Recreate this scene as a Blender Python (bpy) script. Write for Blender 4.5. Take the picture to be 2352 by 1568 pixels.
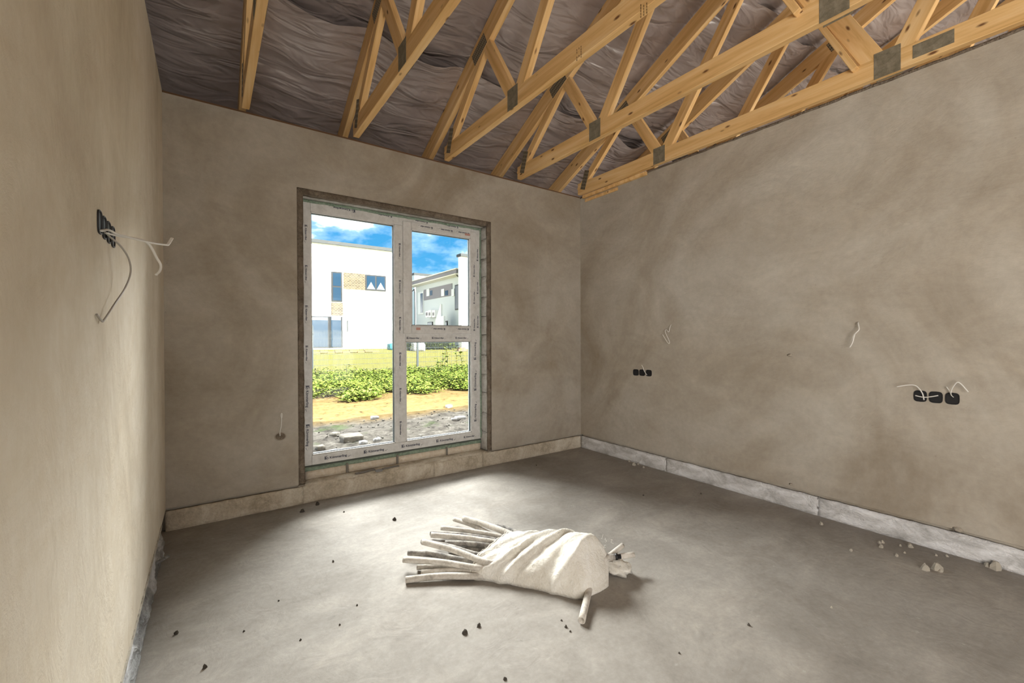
import bpy, math, random
import numpy as np
from mathutils import Vector, Matrix, noise as mn

for o in list(bpy.data.objects): bpy.data.objects.remove(o, do_unlink=True)
SC = bpy.context.scene
COL = SC.collection

# ------------------------------------------------------------------ camera
FPX, PITCH, ROLL, YAW, CH = 987.15, -0.00715, -0.00346, 0.61323, 1.2223
D, W, L, ZL, H = 3.504, 3.409, 0.236, 0.139, 2.80      # back wall, right wall, left wall, plinth top, wall top
F_ = Vector((math.sin(YAW)*math.cos(PITCH), math.cos(YAW)*math.cos(PITCH), math.sin(PITCH)))
R_ = Vector((math.cos(YAW), -math.sin(YAW), 0)); U_ = R_.cross(F_)
R2 = math.cos(ROLL)*R_ + math.sin(ROLL)*U_; U2 = -math.sin(ROLL)*R_ + math.cos(ROLL)*U_
cd = bpy.data.cameras.new('camera'); cam = bpy.data.objects.new('camera', cd); COL.objects.link(cam)
cd.sensor_width = 36; cd.lens = FPX/2352*36; cd.clip_start = .02; cd.clip_end = 300
m = Matrix.Identity(4)
for i in range(3): m[i][0], m[i][1], m[i][2] = R2[i], U2[i], -F_[i]
m[2][3] = CH; cam.matrix_world = m
SC.camera = cam
def hit(px, py, ax, v):
    """where the sight line of a photo pixel meets the plane axis=v (floor, wall, ground)"""
    d = F_*FPX + R2*(px-1176) + U2*(784-py); o = Vector((0, 0, CH))
    return o + d*((v-o[ax])/d[ax])

# ------------------------------------------------------------------ light
SC.view_settings.view_transform = 'Standard'; SC.view_settings.look = 'None'
SC.view_settings.gamma = 1; SC.view_settings.use_curve_mapping = False
SC.view_settings.exposure = 1.12
SUN = 19.0; SKY = 0.64; CLOUD = 6.5
wd = bpy.data.worlds.new('sky'); SC.world = wd; wd.use_nodes = True
nt = wd.node_tree; nt.nodes.clear()
def N(t, typ, **kw):
    n = t.nodes.new(typ)
    for k, v in kw.items():
        if k in n.inputs: n.inputs[k].default_value = v
        else: setattr(n, k, v)
    return n
def ramp(t, src, stops, interp='LINEAR'):
    r = t.nodes.new('ShaderNodeValToRGB'); r.color_ramp.interpolation = interp
    e = r.color_ramp.elements
    while len(e) > 1: e.remove(e[0])
    for i, (p, c) in enumerate(stops):
        x = e[0] if i == 0 else e.new(p)
        x.position = p; x.color = (c, c, c, 1) if isinstance(c, (int, float)) else (*c, 1)
    t.links.new(src, r.inputs[0]); return r.outputs[0]
def mixc(t, fac, a, b, typ='MIX'):
    n = t.nodes.new('ShaderNodeMix'); n.data_type = 'RGBA'; n.blend_type = typ
    for s, v in ((n.inputs[0], fac), (n.inputs[6], a), (n.inputs[7], b)):
        if hasattr(v, 'links'): t.links.new(v, s)
        elif isinstance(v, (int, float)): s.default_value = v
        else: s.default_value = (*v, 1)
    return n.outputs[2]
tc = N(nt, 'ShaderNodeTexCoord'); sx = N(nt, 'ShaderNodeSeparateXYZ'); nt.links.new(tc.outputs['Generated'], sx.inputs[0])
blue = ramp(nt, sx.outputs[2], [(0, (.24, .56, .80)), (.12, (.075, .40, .76)), (.35, (.045, .31, .70)), (1, (.035, .24, .60))])
mp = N(nt, 'ShaderNodeMapping'); mp.inputs['Scale'].default_value = (1, 1, 2.2); nt.links.new(tc.outputs['Generated'], mp.inputs[0])
nz = N(nt, 'ShaderNodeTexNoise', Scale=4.2, Detail=9, Roughness=.58); nt.links.new(mp.outputs[0], nz.inputs['Vector'])
cl = ramp(nt, nz.outputs[0], [(.47, 0), (.60, 1)])
low = ramp(nt, sx.outputs[2], [(.0, .22), (.10, .10), (.30, 0)])
ad = N(nt, 'ShaderNodeMath', operation='ADD'); nt.links.new(nz.outputs[0], ad.inputs[0]); nt.links.new(low, ad.inputs[1])
cl = ramp(nt, ad.outputs[0], [(.50, 0), (.58, .05), (.66, .3), (.76, 1)])
skc = mixc(nt, cl, blue, (CLOUD, CLOUD*.98, CLOUD*.95))
bg = N(nt, 'ShaderNodeBackground', Strength=SKY); nt.links.new(skc, bg.inputs[0])
wo = N(nt, 'ShaderNodeOutputWorld'); nt.links.new(bg.outputs[0], wo.inputs[0])
sd = Vector((.30, -.70, .63)).normalized()
sl = bpy.data.lights.new('sun', 'SUN'); sl.energy = SUN; sl.angle = .009; sl.color = (1, .95, .86)
so = bpy.data.objects.new('sun', sl); COL.objects.link(so); so.rotation_euler = (-sd).to_track_quat('-Z', 'Y').to_euler(); so.location = (5, -10, 12)
# area lamps added out of view as fill light
def area(name, loc, aim, sx_, sy_, e, col):
    l = bpy.data.lights.new(name, 'AREA'); l.shape = 'RECTANGLE'; l.size = sx_; l.size_y = sy_; l.energy = e; l.color = col
    o = bpy.data.objects.new(name, l); COL.objects.link(o); o.location = loc
    o.rotation_euler = (Vector(aim)-Vector(loc)).to_track_quat('-Z', 'Z').to_euler(); return o
area('added_garden_fill', (2.6, 9.2, 5.6), (1.4, 3.4, 1.2), 7.0, 2.6, 2700, (1, .98, .95))  # added lamp high over the garden, unseen, strengthens the light through the window
area('added_next_room_fill', (5.8, -4.0, 1.3), (5.8, 2, 2.6), 2.4, 2.0, 110, (1, .93, .84))  # added unseen lamp that brightens the trusses beyond the right wall
# added fill lamp, set in a made-up opening of the left wall behind the camera
area('added_hall_fill', (-L-.25, -2.15, 1.2), (3.0, -.2, 1.75), 2.3, 2.0, 84, (1, .95, .88))

# ------------------------------------------------------------------ materials
MATS = {}
def mat(name, rough=.8, spec=.3, metal=0):
    M = bpy.data.materials.new(name); M.use_nodes = True; t = M.node_tree
    b = t.nodes['Principled BSDF']; b.inputs['Roughness'].default_value = rough
    b.inputs['Specular IOR Level'].default_value = spec; b.inputs['Metallic'].default_value = metal
    MATS[name] = M; return M, t, b
def flat(name, c, rough=.7, spec=.3, metal=0):
    M, t, b = mat(name, rough, spec, metal); b.inputs['Base Color'].default_value = (*c, 1); return M
def coords(t, scale=(1, 1, 1), kind='Object', rot=(0, 0, 0)):
    c = N(t, 'ShaderNodeTexCoord'); p = N(t, 'ShaderNodeMapping'); p.inputs['Scale'].default_value = scale; p.inputs['Rotation'].default_value = rot
    t.links.new(c.outputs[kind], p.inputs[0]); return p.outputs[0]
def nzn(t, vec, s, d=6, r=.6, dist=0):
    n = N(t, 'ShaderNodeTexNoise', Scale=s, Detail=d, Roughness=r, Distortion=dist); t.links.new(vec, n.inputs['Vector']); return n.outputs[0]
def bump(t, b, h, strength, dist=.01, prev=None):
    n = N(t, 'ShaderNodeBump', Strength=strength, Distance=dist); t.links.new(h, n.inputs['Height'])
    if prev: t.links.new(prev, n.inputs['Normal'])
    t.links.new(n.outputs[0], b.inputs['Normal']); return n.outputs[0]
def mottled(name, c1, c2, c3, scale=1.3, rough=.9, bs=.25, bscale=30, spec=.2, sc=(1, 1, 1), dist=.8, spk=.2):
    M, t, b = mat(name, rough, spec); v = coords(t, sc)
    a = nzn(t, v, scale, 7, .62, dist); c = ramp(t, a, [(.33, c1), (.5, c2), (.68, c3)])
    f = nzn(t, v, bscale, 5, .7); c = mixc(t, spk, c, ramp(t, f, [(.3, (0.02, .018, .015)), (.7, (1, 1, 1))]), 'OVERLAY')
    t.links.new(c, b.inputs['Base Color'])
    p = bump(t, b, f, bs, .004); sw = nzn(t, v, scale*4, 5, .55, 2.2); bump(t, b, sw, bs*1.2, .02, p); return M
PLASTER = mottled('plaster', (.315, .265, .205), (.41, .365, .305), (.49, .455, .40), .75, spk=.06, dist=1.2, bs=.2)
def swirls(M):
    # paler and darker trowel sweeps laid over the mottling
    t = M.node_tree; b = t.nodes['Principled BSDF']; lk = b.inputs['Base Color'].links[0]; src = lk.from_socket
    a = nzn(t, coords(t, (1, 1, 1.6), rot=(.5, .3, .4)), 1.9, 9, .66, 1.5)
    t.links.new(mixc(t, .17, src, ramp(t, a, [(.3, (.25, .23, .21)), (.5, (.5, .5, .5)), (.7, (.80, .80, .80))]), 'OVERLAY'), b.inputs['Base Color'])
swirls(PLASTER)
def trowel(M, sc, strength, dist, pits=True):
    # trowel chatter: fine stretched relief, plus pits
    t = M.node_tree; b = t.nodes['Principled BSDF']; pv = b.inputs['Normal'].links[0].from_socket
    a = nzn(t, coords(t, sc, rot=(.35, .2, .5)), 7, 8, .7, 1.0); bump(t, b, a, strength, dist, pv)
    if pits:
        v = N(t, 'ShaderNodeTexVoronoi', Scale=9); t.links.new(coords(t), v.inputs['Vector']); src = b.inputs['Base Color'].links[0].from_socket
        t.links.new(mixc(t, ramp(t, v.outputs['Distance'], [(.02, .3), (.05, 0)]), src, (.20, .165, .13)), b.inputs['Base Color'])
trowel(PLASTER, (1, 1, 2.2), .35, .015)
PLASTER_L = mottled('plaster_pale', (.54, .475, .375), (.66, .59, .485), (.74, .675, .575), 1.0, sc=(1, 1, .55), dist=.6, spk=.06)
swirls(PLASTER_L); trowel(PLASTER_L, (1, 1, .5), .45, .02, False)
CONC = mottled('concrete_floor', (.235, .212, .188), (.295, .272, .246), (.345, .322, .296), 1.6, rough=.78, bs=.18, bscale=40, spec=.3, dist=.5, spk=.10)
def floorwear(M):
    # dusty pale scuffs, darker damp patches and specks trodden into the screed
    t = M.node_tree; b = t.nodes['Principled BSDF']; src = b.inputs['Base Color'].links[0].from_socket
    a = nzn(t, coords(t, (1, 1.8, 1), rot=(0, 0, .6)), 2.2, 10, .72, .5); c = mixc(t, .38, src, ramp(t, a, [(.3, (.30, .29, .28)), (.5, (.5, .5, .5)), (.66, (.76, .755, .745))]), 'OVERLAY')
    k = nzn(t, coords(t), 26, 4, .6); c = mixc(t, ramp(t, k, [(.66, 0), (.74, .35)]), c, (.13, .12, .105))
    k2 = nzn(t, coords(t, (1, 1, 1), rot=(0, 0, 1)), 15, 6, .7); c = mixc(t, ramp(t, k2, [(.64, 0), (.72, .30)]), c, (.55, .54, .51)); t.links.new(c, b.inputs['Base Color'])
floorwear(CONC)
BEAD = mottled('rough_plaster_edge', (.16, .12, .09), (.23, .185, .14), (.30, .25, .20), 9, bs=.8, bscale=70)
PLINTH = mottled('plinth_block', (.36, .30, .22), (.56, .49, .39), (.70, .64, .54), 5, bs=.45, bscale=60)
PLINTH_R = mottled('plinth_block_grey', (.42, .41, .40), (.62, .61, .61), (.84, .84, .86), 5, bs=.4, bscale=50, sc=(1, 1, 2))
BLOCKW = mottled('white_block', (.50, .47, .43), (.68, .65, .61), (.78, .76, .73), 9, bs=.8, bscale=60)
FOAM = mottled('green_foam', (.24, .32, .24), (.34, .44, .34), (.42, .52, .42), 25, bs=.6, bscale=60)
CREAM = mottled('cream_board', (.62, .52, .41), (.72, .63, .51), (.78, .71, .60), 6, bs=.3, bscale=50)
def wood():
    M, t, b = mat('pine', .62, .3); v = coords(t, (1.4, 22, 22))
    oi = N(t, 'ShaderNodeObjectInfo'); av = N(t, 'ShaderNodeVectorMath', operation='ADD'); t.links.new(v, av.inputs[0])
    mu = N(t, 'ShaderNodeMath', operation='MULTIPLY'); t.links.new(oi.outputs['Random'], mu.inputs[0]); mu.inputs[1].default_value = 60
    t.links.new(mu.outputs[0], av.inputs[1]); v = av.outputs[0]
    g = nzn(t, v, 1.0, 6, .6, .6)
    c = ramp(t, g, [(.30, (.62, .36, .13)), (.5, (.78, .50, .22)), (.72, (.86, .62, .33))])
    kv = coords(t, (5, 13, 13)); k = N(t, 'ShaderNodeTexVoronoi', Scale=1.0); a2 = N(t, 'ShaderNodeVectorMath', operation='ADD')
    t.links.new(kv, a2.inputs[0]); t.links.new(mu.outputs[0], a2.inputs[1]); t.links.new(a2.outputs[0], k.inputs['Vector'])
    kf = ramp(t, k.outputs['Distance'], [(.06, 1), (.14, 0)])
    c = mixc(t, kf, c, (.17, .075, .03)); t.links.new(c, b.inputs['Base Color']); bump(t, b, g, .12, .003); return M
PINE = wood()
def platemat():
    M, t, b = mat('nail_plate_steel', .5, .4, .55); v = coords(t, (1, 1, 1))
    w = N(t, 'ShaderNodeTexWave', Scale=22, Distortion=0); w.bands_direction = 'X'; t.links.new(v, w.inputs[0])
    w2 = N(t, 'ShaderNodeTexWave', Scale=9, Distortion=0); w2.bands_direction = 'Z'; t.links.new(v, w2.inputs[0])
    a = ramp(t, w.outputs[1], [(.55, 0), (.7, 1)]); b2 = ramp(t, w2.outputs[1], [(.25, 0), (.4, 1)])
    c = mixc(t, a, (.36, .31, .22), mixc(t, b2, (.36, .31, .22), (.06, .045, .03))); t.links.new(c, b.inputs['Base Color']); return M
PLATE = platemat(); PLATE_P = mottled('nail_plate_dull', (.17, .145, .10), (.22, .19, .135), (.26, .23, .17), 30, rough=.55)
def membrane():
    M, t, b = mat('roof_membrane', .33, .9); v = coords(t, (1, 1, 1))
    a = nzn(t, v, 1.6, 6, .6); c = ramp(t, a, [(.3, (.27, .225, .22)), (.7, (.43, .375, .365))]); t.links.new(c, b.inputs['Base Color'])
    f = nzn(t, coords(t, (1.3, 5, 5), rot=(0, 0, .30)), 2.0, 2.5, .5, .8); p = bump(t, b, f, .5, .10); g = nzn(t, v, 90, 3); bump(t, b, g, .1, .003, p); return M
MEMB = membrane()
PVC = mottled('white_pvc', (.58, .57, .55), (.66, .65, .635), (.71, .705, .695), 5, rough=.35, bs=.02, spec=.5)
INK = flat('print_ink', (.05, .055, .09), .6); INK_R = flat('print_sticker', (.55, .30, .25), .6)
SEAL = flat('rubber_seal', (.10, .12, .13), .5); GAP = flat('gap_dark', (.09, .10, .085), .8)
BLACK = flat('black_plastic', (.012, .012, .014), .45, .4); CABLE = flat('cable_white', (.72, .70, .66), .5); CABLE_G = flat('cable_grey', (.36, .33, .29), .5)
WIRE = flat('tie_wire', (.5, .47, .42), .4, .5, .3)
def glassm():
    M = bpy.data.materials.new('glass'); M.use_nodes = True; t = M.node_tree; t.nodes.clear()
    a = N(t, 'ShaderNodeBsdfTransparent'); a.inputs[0].default_value = (.95, .97, .96, 1)
    g = N(t, 'ShaderNodeBsdfGlossy', Roughness=.02); fr = N(t, 'ShaderNodeFresnel', IOR=1.35); x = N(t, 'ShaderNodeMixShader'); o = N(t, 'ShaderNodeOutputMaterial')
    t.links.new(fr.outputs[0], x.inputs[0]); t.links.new(a.outputs[0], x.inputs[1]); t.links.new(g.outputs[0], x.inputs[2]); t.links.new(x.outputs[0], o.inputs[0]); return M
GLASS = glassm()
PIPE = mottled('dusty_pipe', (.40, .37, .33), (.60, .56, .51), (.70, .66, .61), 12, bs=.15, bscale=80)
PIPE_D = mottled('dusty_dark_pipe', (.08, .08, .08), (.30, .28, .26), (.52, .49, .45), 14, bs=.15, bscale=80)
SACK = mottled('woven_white_sack', (.66, .62, .55), (.76, .73, .67), (.82, .80, .76), 7, bs=.35, bscale=120)
FILM = mottled('dusty_plastic_film', (.10, .10, .10), (.28, .28, .28), (.70, .71, .74), 11, rough=.3, bs=.5, bscale=40, spec=.6, sc=(1, .4, 1))
CRUMB_D = flat('dark_crumb', (.07, .06, .05), .9); CRUMB_L = flat('pale_crumb', (.38, .345, .29), .9)
HWHITE = flat('white_render', (.82, .81, .79), .8); HGREY = flat('grey_render', (.42, .45, .45), .8); DARKF = flat('dark_frame', (.012, .013, .015), .5)
HGLASS = flat('window_glass_blue', (.012, .03, .055), .08, .35); COPE = flat('metal_coping', (.03, .034, .036), .5); SOFF = flat('soffit_board', (.62, .60, .52), .8)
def brickmat():
    M, t, b = mat('brick_cladding', .9, .1); v = coords(t, (1, 1, 1), rot=(math.pi/2, 0, 0))
    k = N(t, 'ShaderNodeTexBrick', Scale=2.2); k.inputs['Color1'].default_value = (.05, .036, .022, 1); k.inputs['Color2'].default_value = (.10, .078, .048, 1); k.inputs['Mortar'].default_value = (.16, .14, .11, 1)
    k.inputs['Mortar Size'].default_value = .03; k.inputs['Brick Width'].default_value = .45; k.inputs['Row Height'].default_value = .2; t.links.new(v, k.inputs[0])
    t.links.new(k.outputs[0], b.inputs['Base Color']); return M
BRICKY = brickmat()
SLATE = flat('grey_panel', (.16, .15, .16), .6); WINGREY = flat('pale_reveal', (.55, .57, .56), .7)
STEEL = flat('fence_steel', (.035, .045, .05), .5, .4); PLANK = flat('yellow_plank', (.17, .12, .05), .8); STONE = mottled('rubble_stone', (.085, .076, .062), (.12, .108, .09), (.16, .145, .122), 6)
STONEW = flat('white_rubble', (.26, .255, .25), .9); TARP = flat('teal_tarp', (.02, .16, .22), .7); BAG = flat('grey_bag', (.25, .25, .25), .8)
def leafm(name, cs):
    M, t, b = mat(name, .6, .3); v = coords(t); a = nzn(t, v, 9, 4); c = ramp(t, a, [(.3, cs[0]), (.5, cs[1]), (.7, cs[2])]); t.links.new(c, b.inputs['Base Color']); return M
LEAF = leafm('weed_leaf', [(.035, .075, .008), (.095, .130, .014), (.175, .175, .04)])
STALK = leafm('weed_stalk', [(.03, .04, .01), (.05, .06, .02), (.07, .07, .03)])
def groundm():
    M, t, b = mat('garden_ground', .95, .1); v = coords(t)
    sx = N(t, 'ShaderNodeSeparateXYZ'); t.links.new(v, sx.inputs[0])
    def band(y0, y1, wob=1.2):
        a = N(t, 'ShaderNodeMath', operation='MULTIPLY_ADD'); t.links.new(nzn(t, v, .9, 4), a.inputs[0]); a.inputs[1].default_value = wob; t.links.new(sx.outputs[1], a.inputs[2])
        r = N(t, 'ShaderNodeMapRange'); r.inputs[1].default_value = y0+wob/2; r.inputs[2].default_value = y1+wob/2; t.links.new(a.outputs[0], r.inputs[0]); return r.outputs[0]
    f = nzn(t, v, 7, 9, .74)
    rub = ramp(t, f, [(.32, (.014, .012, .010)), (.45, (.048, .042, .035)), (.58, (.085, .076, .064)), (.72, (.17, .158, .14))])
    gn = nzn(t, v, 1.4, 5, .6); rub = mixc(t, ramp(t, gn, [(.55, 0), (.66, .8)]), rub, (.03, .05, .012))
    dirt = ramp(t, f, [(.36, (.028, .018, .007)), (.42, (.085, .056, .020)), (.62, (.115, .080, .034))])
    lf = nzn(t, v, 3.5, 8, .75); lawn = ramp(t, lf, [(.35, (.085, .082, .012)), (.5, (.14, .125, .022)), (.7, (.17, .145, .036))])
    c = mixc(t, band(7.2, 7.9), rub, dirt); c = mixc(t, band(11.5, 13), c, lawn); c = mixc(t, band(33, 35), c, (.03, .045, .012))
    t.links.new(c, b.inputs['Base Color']); bump(t, b, f, .7, .05); return M
GROUND = groundm()

# ------------------------------------------------------------------ helpers
def tag(o, label=None, cat=None, group=None, kind=None):
    if label: o['label'] = label
    if cat: o['category'] = cat
    if group: o['group'] = group
    if kind: o['kind'] = kind
    return o
def empty(name, loc=(0, 0, 0), parent=None):
    o = bpy.data.objects.new(name, None); o.empty_display_size = .1; COL.objects.link(o); o.location = loc
    if parent: setpar(o, parent)
    return o
def setpar(o, par):
    o.parent = par
    if par is not None: o.matrix_parent_inverse = world_of(par).inverted()
def world_of(o):
    mw = o.matrix_basis.copy()
    if o.parent: mw = world_of(o.parent) @ o.matrix_parent_inverse @ mw
    return mw
def mk(name, vs, fs, ma, parent=None, smooth=False, origin=None):
    me = bpy.data.meshes.new(name)
    if origin is not None:
        og = Vector(origin); vs = [Vector(v)-og for v in vs]
    me.from_pydata([tuple(v) for v in vs], [], fs); me.materials.append(ma)
    if smooth: me.polygons.foreach_set('use_smooth', [True]*len(me.polygons))
    me.update(); o = bpy.data.objects.new(name, me); COL.objects.link(o)
    if origin is not None: o.location = origin
    if parent: setpar(o, parent)
    return o
CUBEF = [(0, 1, 3, 2), (4, 6, 7, 5), (0, 4, 5, 1), (2, 3, 7, 6), (0, 2, 6, 4), (1, 5, 7, 3)]
def boxv(a, b):
    return [(x, y, z) for x in (a[0], b[0]) for y in (a[1], b[1]) for z in (a[2], b[2])]
def boxes(name, lst, ma, parent=None):
    vs, fs = [], []
    for a, b in lst:
        k = len(vs); vs += boxv(a, b); fs += [tuple(i+k for i in f) for f in CUBEF]
    c = Vector((0, 0, 0))
    for v in vs: c += Vector(v)
    c /= len(vs)
    return mk(name, vs, fs, ma, parent, origin=c)
def box(name, a, b, ma, parent=None, bev=0):
    o = boxes(name, [(a, b)], ma, parent)
    if bev:
        md = o.modifiers.new('bevel', 'BEVEL'); md.width = bev; md.segments = 2
    return o
def spline(pts, n=6):
    P = [Vector(p) for p in pts]
    if len(P) < 3: return P
    out = []
    for i in range(len(P)-1):
        p0, p1, p2, p3 = P[max(i-1, 0)], P[i], P[i+1], P[min(i+2, len(P)-1)]
        for k in range(n):
            t = k/n
            out.append(.5*((2*p1)+(p2-p0)*t+(2*p0-5*p1+4*p2-p3)*t*t+(3*p1-p0-3*p2+p3)*t**3))
    return out+[P[-1]]
def tubemesh(pts, r, seg=10, bore=0, flatten=1):
    P = [Vector(p) for p in pts]; vs, fs = [], []
    n = len(P); up = None; frames = []
    for i in range(n):
        d = (P[min(i+1, n-1)]-P[max(i-1, 0)]).normalized()
        if up is None:
            up = Vector((0, 0, 1)) if abs(d.z) < .9 else Vector((1, 0, 0))
        s = d.cross(up).normalized(); up = s.cross(d).normalized(); frames.append((d, s, up))
    def ring(c, s, u, rr):
        k = len(vs)
        for j in range(seg):
            a = 2*math.pi*j/seg; vs.append(c+s*math.cos(a)*rr+u*math.sin(a)*rr*flatten)
        return k
    rings = [ring(P[i], frames[i][1], frames[i][2], r) for i in range(n)]
    def join(a, b):
        for j in range(seg): fs.append((a+j, a+(j+1) % seg, b+(j+1) % seg, b+j))
    for i in range(n-1): join(rings[i], rings[i+1])
    for e, sg in ((0, 1), (n-1, -1)):
        d, s, u = frames[e]
        if bore:
            a = ring(P[e], s, u, r*bore); b = ring(P[e]+d*sg*.03, s, u, r*bore)
            if sg == 1: join(a, rings[e]); join(b, a)
            else: join(rings[e], a); join(a, b)
            fs.append(tuple(range(b, b+seg)) if sg == -1 else tuple(reversed(range(b, b+seg))))
        else: fs.append(tuple(range(rings[e], rings[e]+seg)) if sg == -1 else tuple(reversed(range(rings[e], rings[e]+seg))))
    return vs, fs
def tube(name, pts, r, ma, parent=None, seg=10, bore=0, sp=6, flatten=1):
    q = spline(pts, sp) if sp else pts
    vs, fs = tubemesh(q, r, seg, bore, flatten); return mk(name, vs, fs, ma, parent, True, origin=q[0])
def struct(o): o['kind'] = 'structure'; return o
def rough_box(name, a, b, ma, parent, amp=.004, step=.03, seed=0, open_top=False):
    """block with softened uneven faces: each face is a grid nudged by noise"""
    vs, fs, idx = [], [], {}
    n = [max(1, min(60, int(abs(b[i]-a[i])/step))) for i in range(3)]
    def vert(i, j, k):
        key = (i, j, k)
        if key not in idx:
            p = Vector([a[q]+(b[q]-a[q])*c/n[q] for q, c in enumerate((i, j, k))])
            d = mn.noise_vector(p*14+Vector((seed, 0, 0)))+mn.noise_vector(p*45+Vector((0, seed, 0)))*.5
            idx[key] = len(vs); vs.append(p+d*amp)
        return idx[key]
    for ax in range(3):
        u, v = (ax+1) % 3, (ax+2) % 3
        for side in (0, n[ax]):
            for i in range(n[u]):
                for j in range(n[v]):
                    def g(x, y):
                        q = [0, 0, 0]; q[ax] = side; q[u] = x; q[v] = y; return vert(*q)
                    f = (g(i, j), g(i+1, j), g(i+1, j+1), g(i, j+1)); fs.append(f if side else f[::-1])
    c = [(a[i]+b[i])/2 for i in range(3)]
    return mk(name, vs, fs, ma, parent, True, origin=c)

# ------------------------------------------------------------------ room shell
YR = -4.15                                      # rear wall of the house (behind the photographer)
struct(box('floor', (-3.2, YR-.3, -.15), (8.6, D+.30, 0), CONC))
OX0, OX1, OZ0, OZ1 = .575, 2.18, ZL, 2.30       # window opening
SW = .043                                       # rough edge strip round the opening
wb = struct(boxes('wall_back', [((-3.2, D, ZL+.006), (OX0-SW, D+.30, H-.012)), ((OX1+SW, D, ZL+.006), (8.6, D+.30, H-.012)),
      ((OX0-SW, D, OZ1+SW), (OX1+SW, D+.30, H-.012)), ((-3.2, D+.03, -.4), (OX0-SW, D+.30, ZL+.006)), ((OX1+SW, D+.03, -.4), (8.6, D+.30, ZL+.006)), ((OX0-SW, D+.012, -.4), (OX1+SW, D+.30, ZL-.004))], PLASTER))
rough_box('opening_edge', (OX0-SW-.004, D+.004, ZL+.0), (OX0, D+.30, OZ1+SW), BEAD, wb, .004, .03, 1)
rough_box('opening_edge', (OX1, D+.004, ZL+.0), (OX1+SW+.004, D+.02, OZ1+SW), BEAD, wb, .004, .03, 2)
rough_box('opening_edge', (OX0, D+.004, OZ1), (OX1, D+.06, OZ1+SW+.004), BEAD, wb, .004, .03, 3)
box('lintel', (OX0, D+.06, OZ1), (OX1, D+.30, OZ1+SW+.002), BLOCKW, wb)
zz = ZL; k = 0
while zz < OZ1-.02:                              # white blocks of the right jamb
    z2 = min(zz+.187+.012*((k*7) % 3-1), OZ1)
    rough_box('jamb_block', (OX1+.001+.003*(k % 2), D+.022, zz+.0025), (OX1+SW, D+.30, z2-.0025), BLOCKW, wb, .003, .03, 10+k); zz = z2; k += 1
box('jamb_backing', (OX1+.012, D+.02, ZL), (OX1+SW-.002, D+.29, OZ1), GAP, wb)
# plinth course under the back wall, proud of nothing, uneven
xs = [-L, .56, 1.62, 2.12, W]
for i in range(len(xs)-1):
    rough_box('plinth_block', (xs[i]-.003 if i else -L, D-.007, -.01), (xs[i+1], D+.02, ZL-.012), PLINTH, wb, .0045, .025, 30)
rough_box('sill_bed', (OX0+.002, D-.004, ZL-.03), (OX1-.002, D+.24, ZL), PLINTH, wb, .005, .03, 55)
wr = struct(boxes('wall_right', [((W, YR, ZL+.006), (W+.2, D, H)), ((W+.03, YR, -.02), (W+.2, D, ZL+.006))], PLASTER))
rough_box('plaster_top_edge', (W-.006, -.5, H-.016), (W+.012, D, H+.001), BEAD, wr, .006, .02, 66)
ys = [D, 2.4, 1.2, .0, -1.5, -3, YR]
for i in range(len(ys)-1):
    rough_box('plinth_block', (W-.007, ys[i+1]-.004, -.01), (W+.02, ys[i]+.004 if i else D, ZL-.014), PLINTH_R, wr, .0055, .03, 70)
wl = struct(boxes('wall_left', [((-L-.2, -.9, ZL), (-L, D, H)), ((-L-.2, -.9, -.02), (-L-.03, D, ZL)), ((-L-.2, -3.4, 2.3), (-L, -.9, H)), ((-L-.2, YR, -.02), (-L, -3.4, H))], PLASTER_L))  # opening behind the camera is made up for the fill lamp
struct(boxes('wall_rear', [((-3.2, YR-.3, -.4), (1.9, YR, H)), ((3.15, YR-.3, -.4), (4.5, YR, H)), ((7.1, YR-.3, -.4), (8.6, YR, H)),
      ((1.9, YR-.3, 2.35), (3.15, YR, H)), ((4.5, YR-.3, 2.35), (7.1, YR, H)), ((1.9, YR-.3, -.4), (3.15, YR, .1)), ((4.5, YR-.3, -.4), (7.1, YR, .1))], PLASTER))
for i, (x0, x1) in enumerate(((1.9, 3.15), (4.5, 7.1))):          # rear windows, never in view, added to let more light in
    wn = struct(boxes('window_%d' % (i+2), [((x0, YR-.2, .1), (x0+.07, YR-.13, 2.35)), ((x1-.07, YR-.2, .1), (x1, YR-.13, 2.35)), (((x0+x1)/2-.04, YR-.2, .1), ((x0+x1)/2+.04, YR-.13, 2.35)),
        ((x0, YR-.2, .1), (x1, YR-.13, .17)), ((x0, YR-.2, 2.28), (x1, YR-.13, 2.35))], PVC))
RY, SL = -.32, .48                               # ridge, roof slope
def roofz(y): return 3.03+SL*(3.95-y) if y > RY else 3.03+SL*(3.95-RY)-SL*(RY-y)
def gable(name, x0, x1):
    pr = [(YR-.3, -.4), (D+.30, -.4), (D+.30, roofz(D+.3)), (RY, roofz(RY)), (YR-.3, roofz(YR-.3))]
    vs = [(x, y, z) for x in (x0, x1) for y, z in pr]; n = 5
    struct(mk(name, vs, [tuple(range(n)), tuple(range(2*n-1, n-1, -1))]+[(i, i+n, (i+1) % n+n, (i+1) % n) for i in range(n)], PLASTER))
gable('wall_west_gable', -3.5, -3.2); gable('wall_east_gable', 8.6, 8.9)
YE = 4.10
t0, t1 = .26, .33
pr = [(YE, roofz(YE)+t0), (RY, roofz(RY)+t0), (-4.9, roofz(-4.9)+t0), (-4.9, roofz(-4.9)+t1), (RY, roofz(RY)+t1), (YE, roofz(YE)+t1)]
vs = [(x, y, z) for x in (-3.6, 9.0) for y, z in pr]
rf = struct(mk('roof', vs, [(0, 1, 4, 5), (1, 2, 3, 4), (11, 10, 7, 6), (10, 9, 8, 7)]+[(i, i+6, (i+1) % 6+6, (i+1) % 6) for i in range(6)], flat('roof_boarding', (.10, .09, .08))))
struct(boxes('eaves_board', [((-3.6, YE-.02, 2.70), (9.0, YE, roofz(YE)+t1)), ((-3.6, D+.30, 2.70), (9.0, YE, 2.72))], HWHITE))
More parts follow.
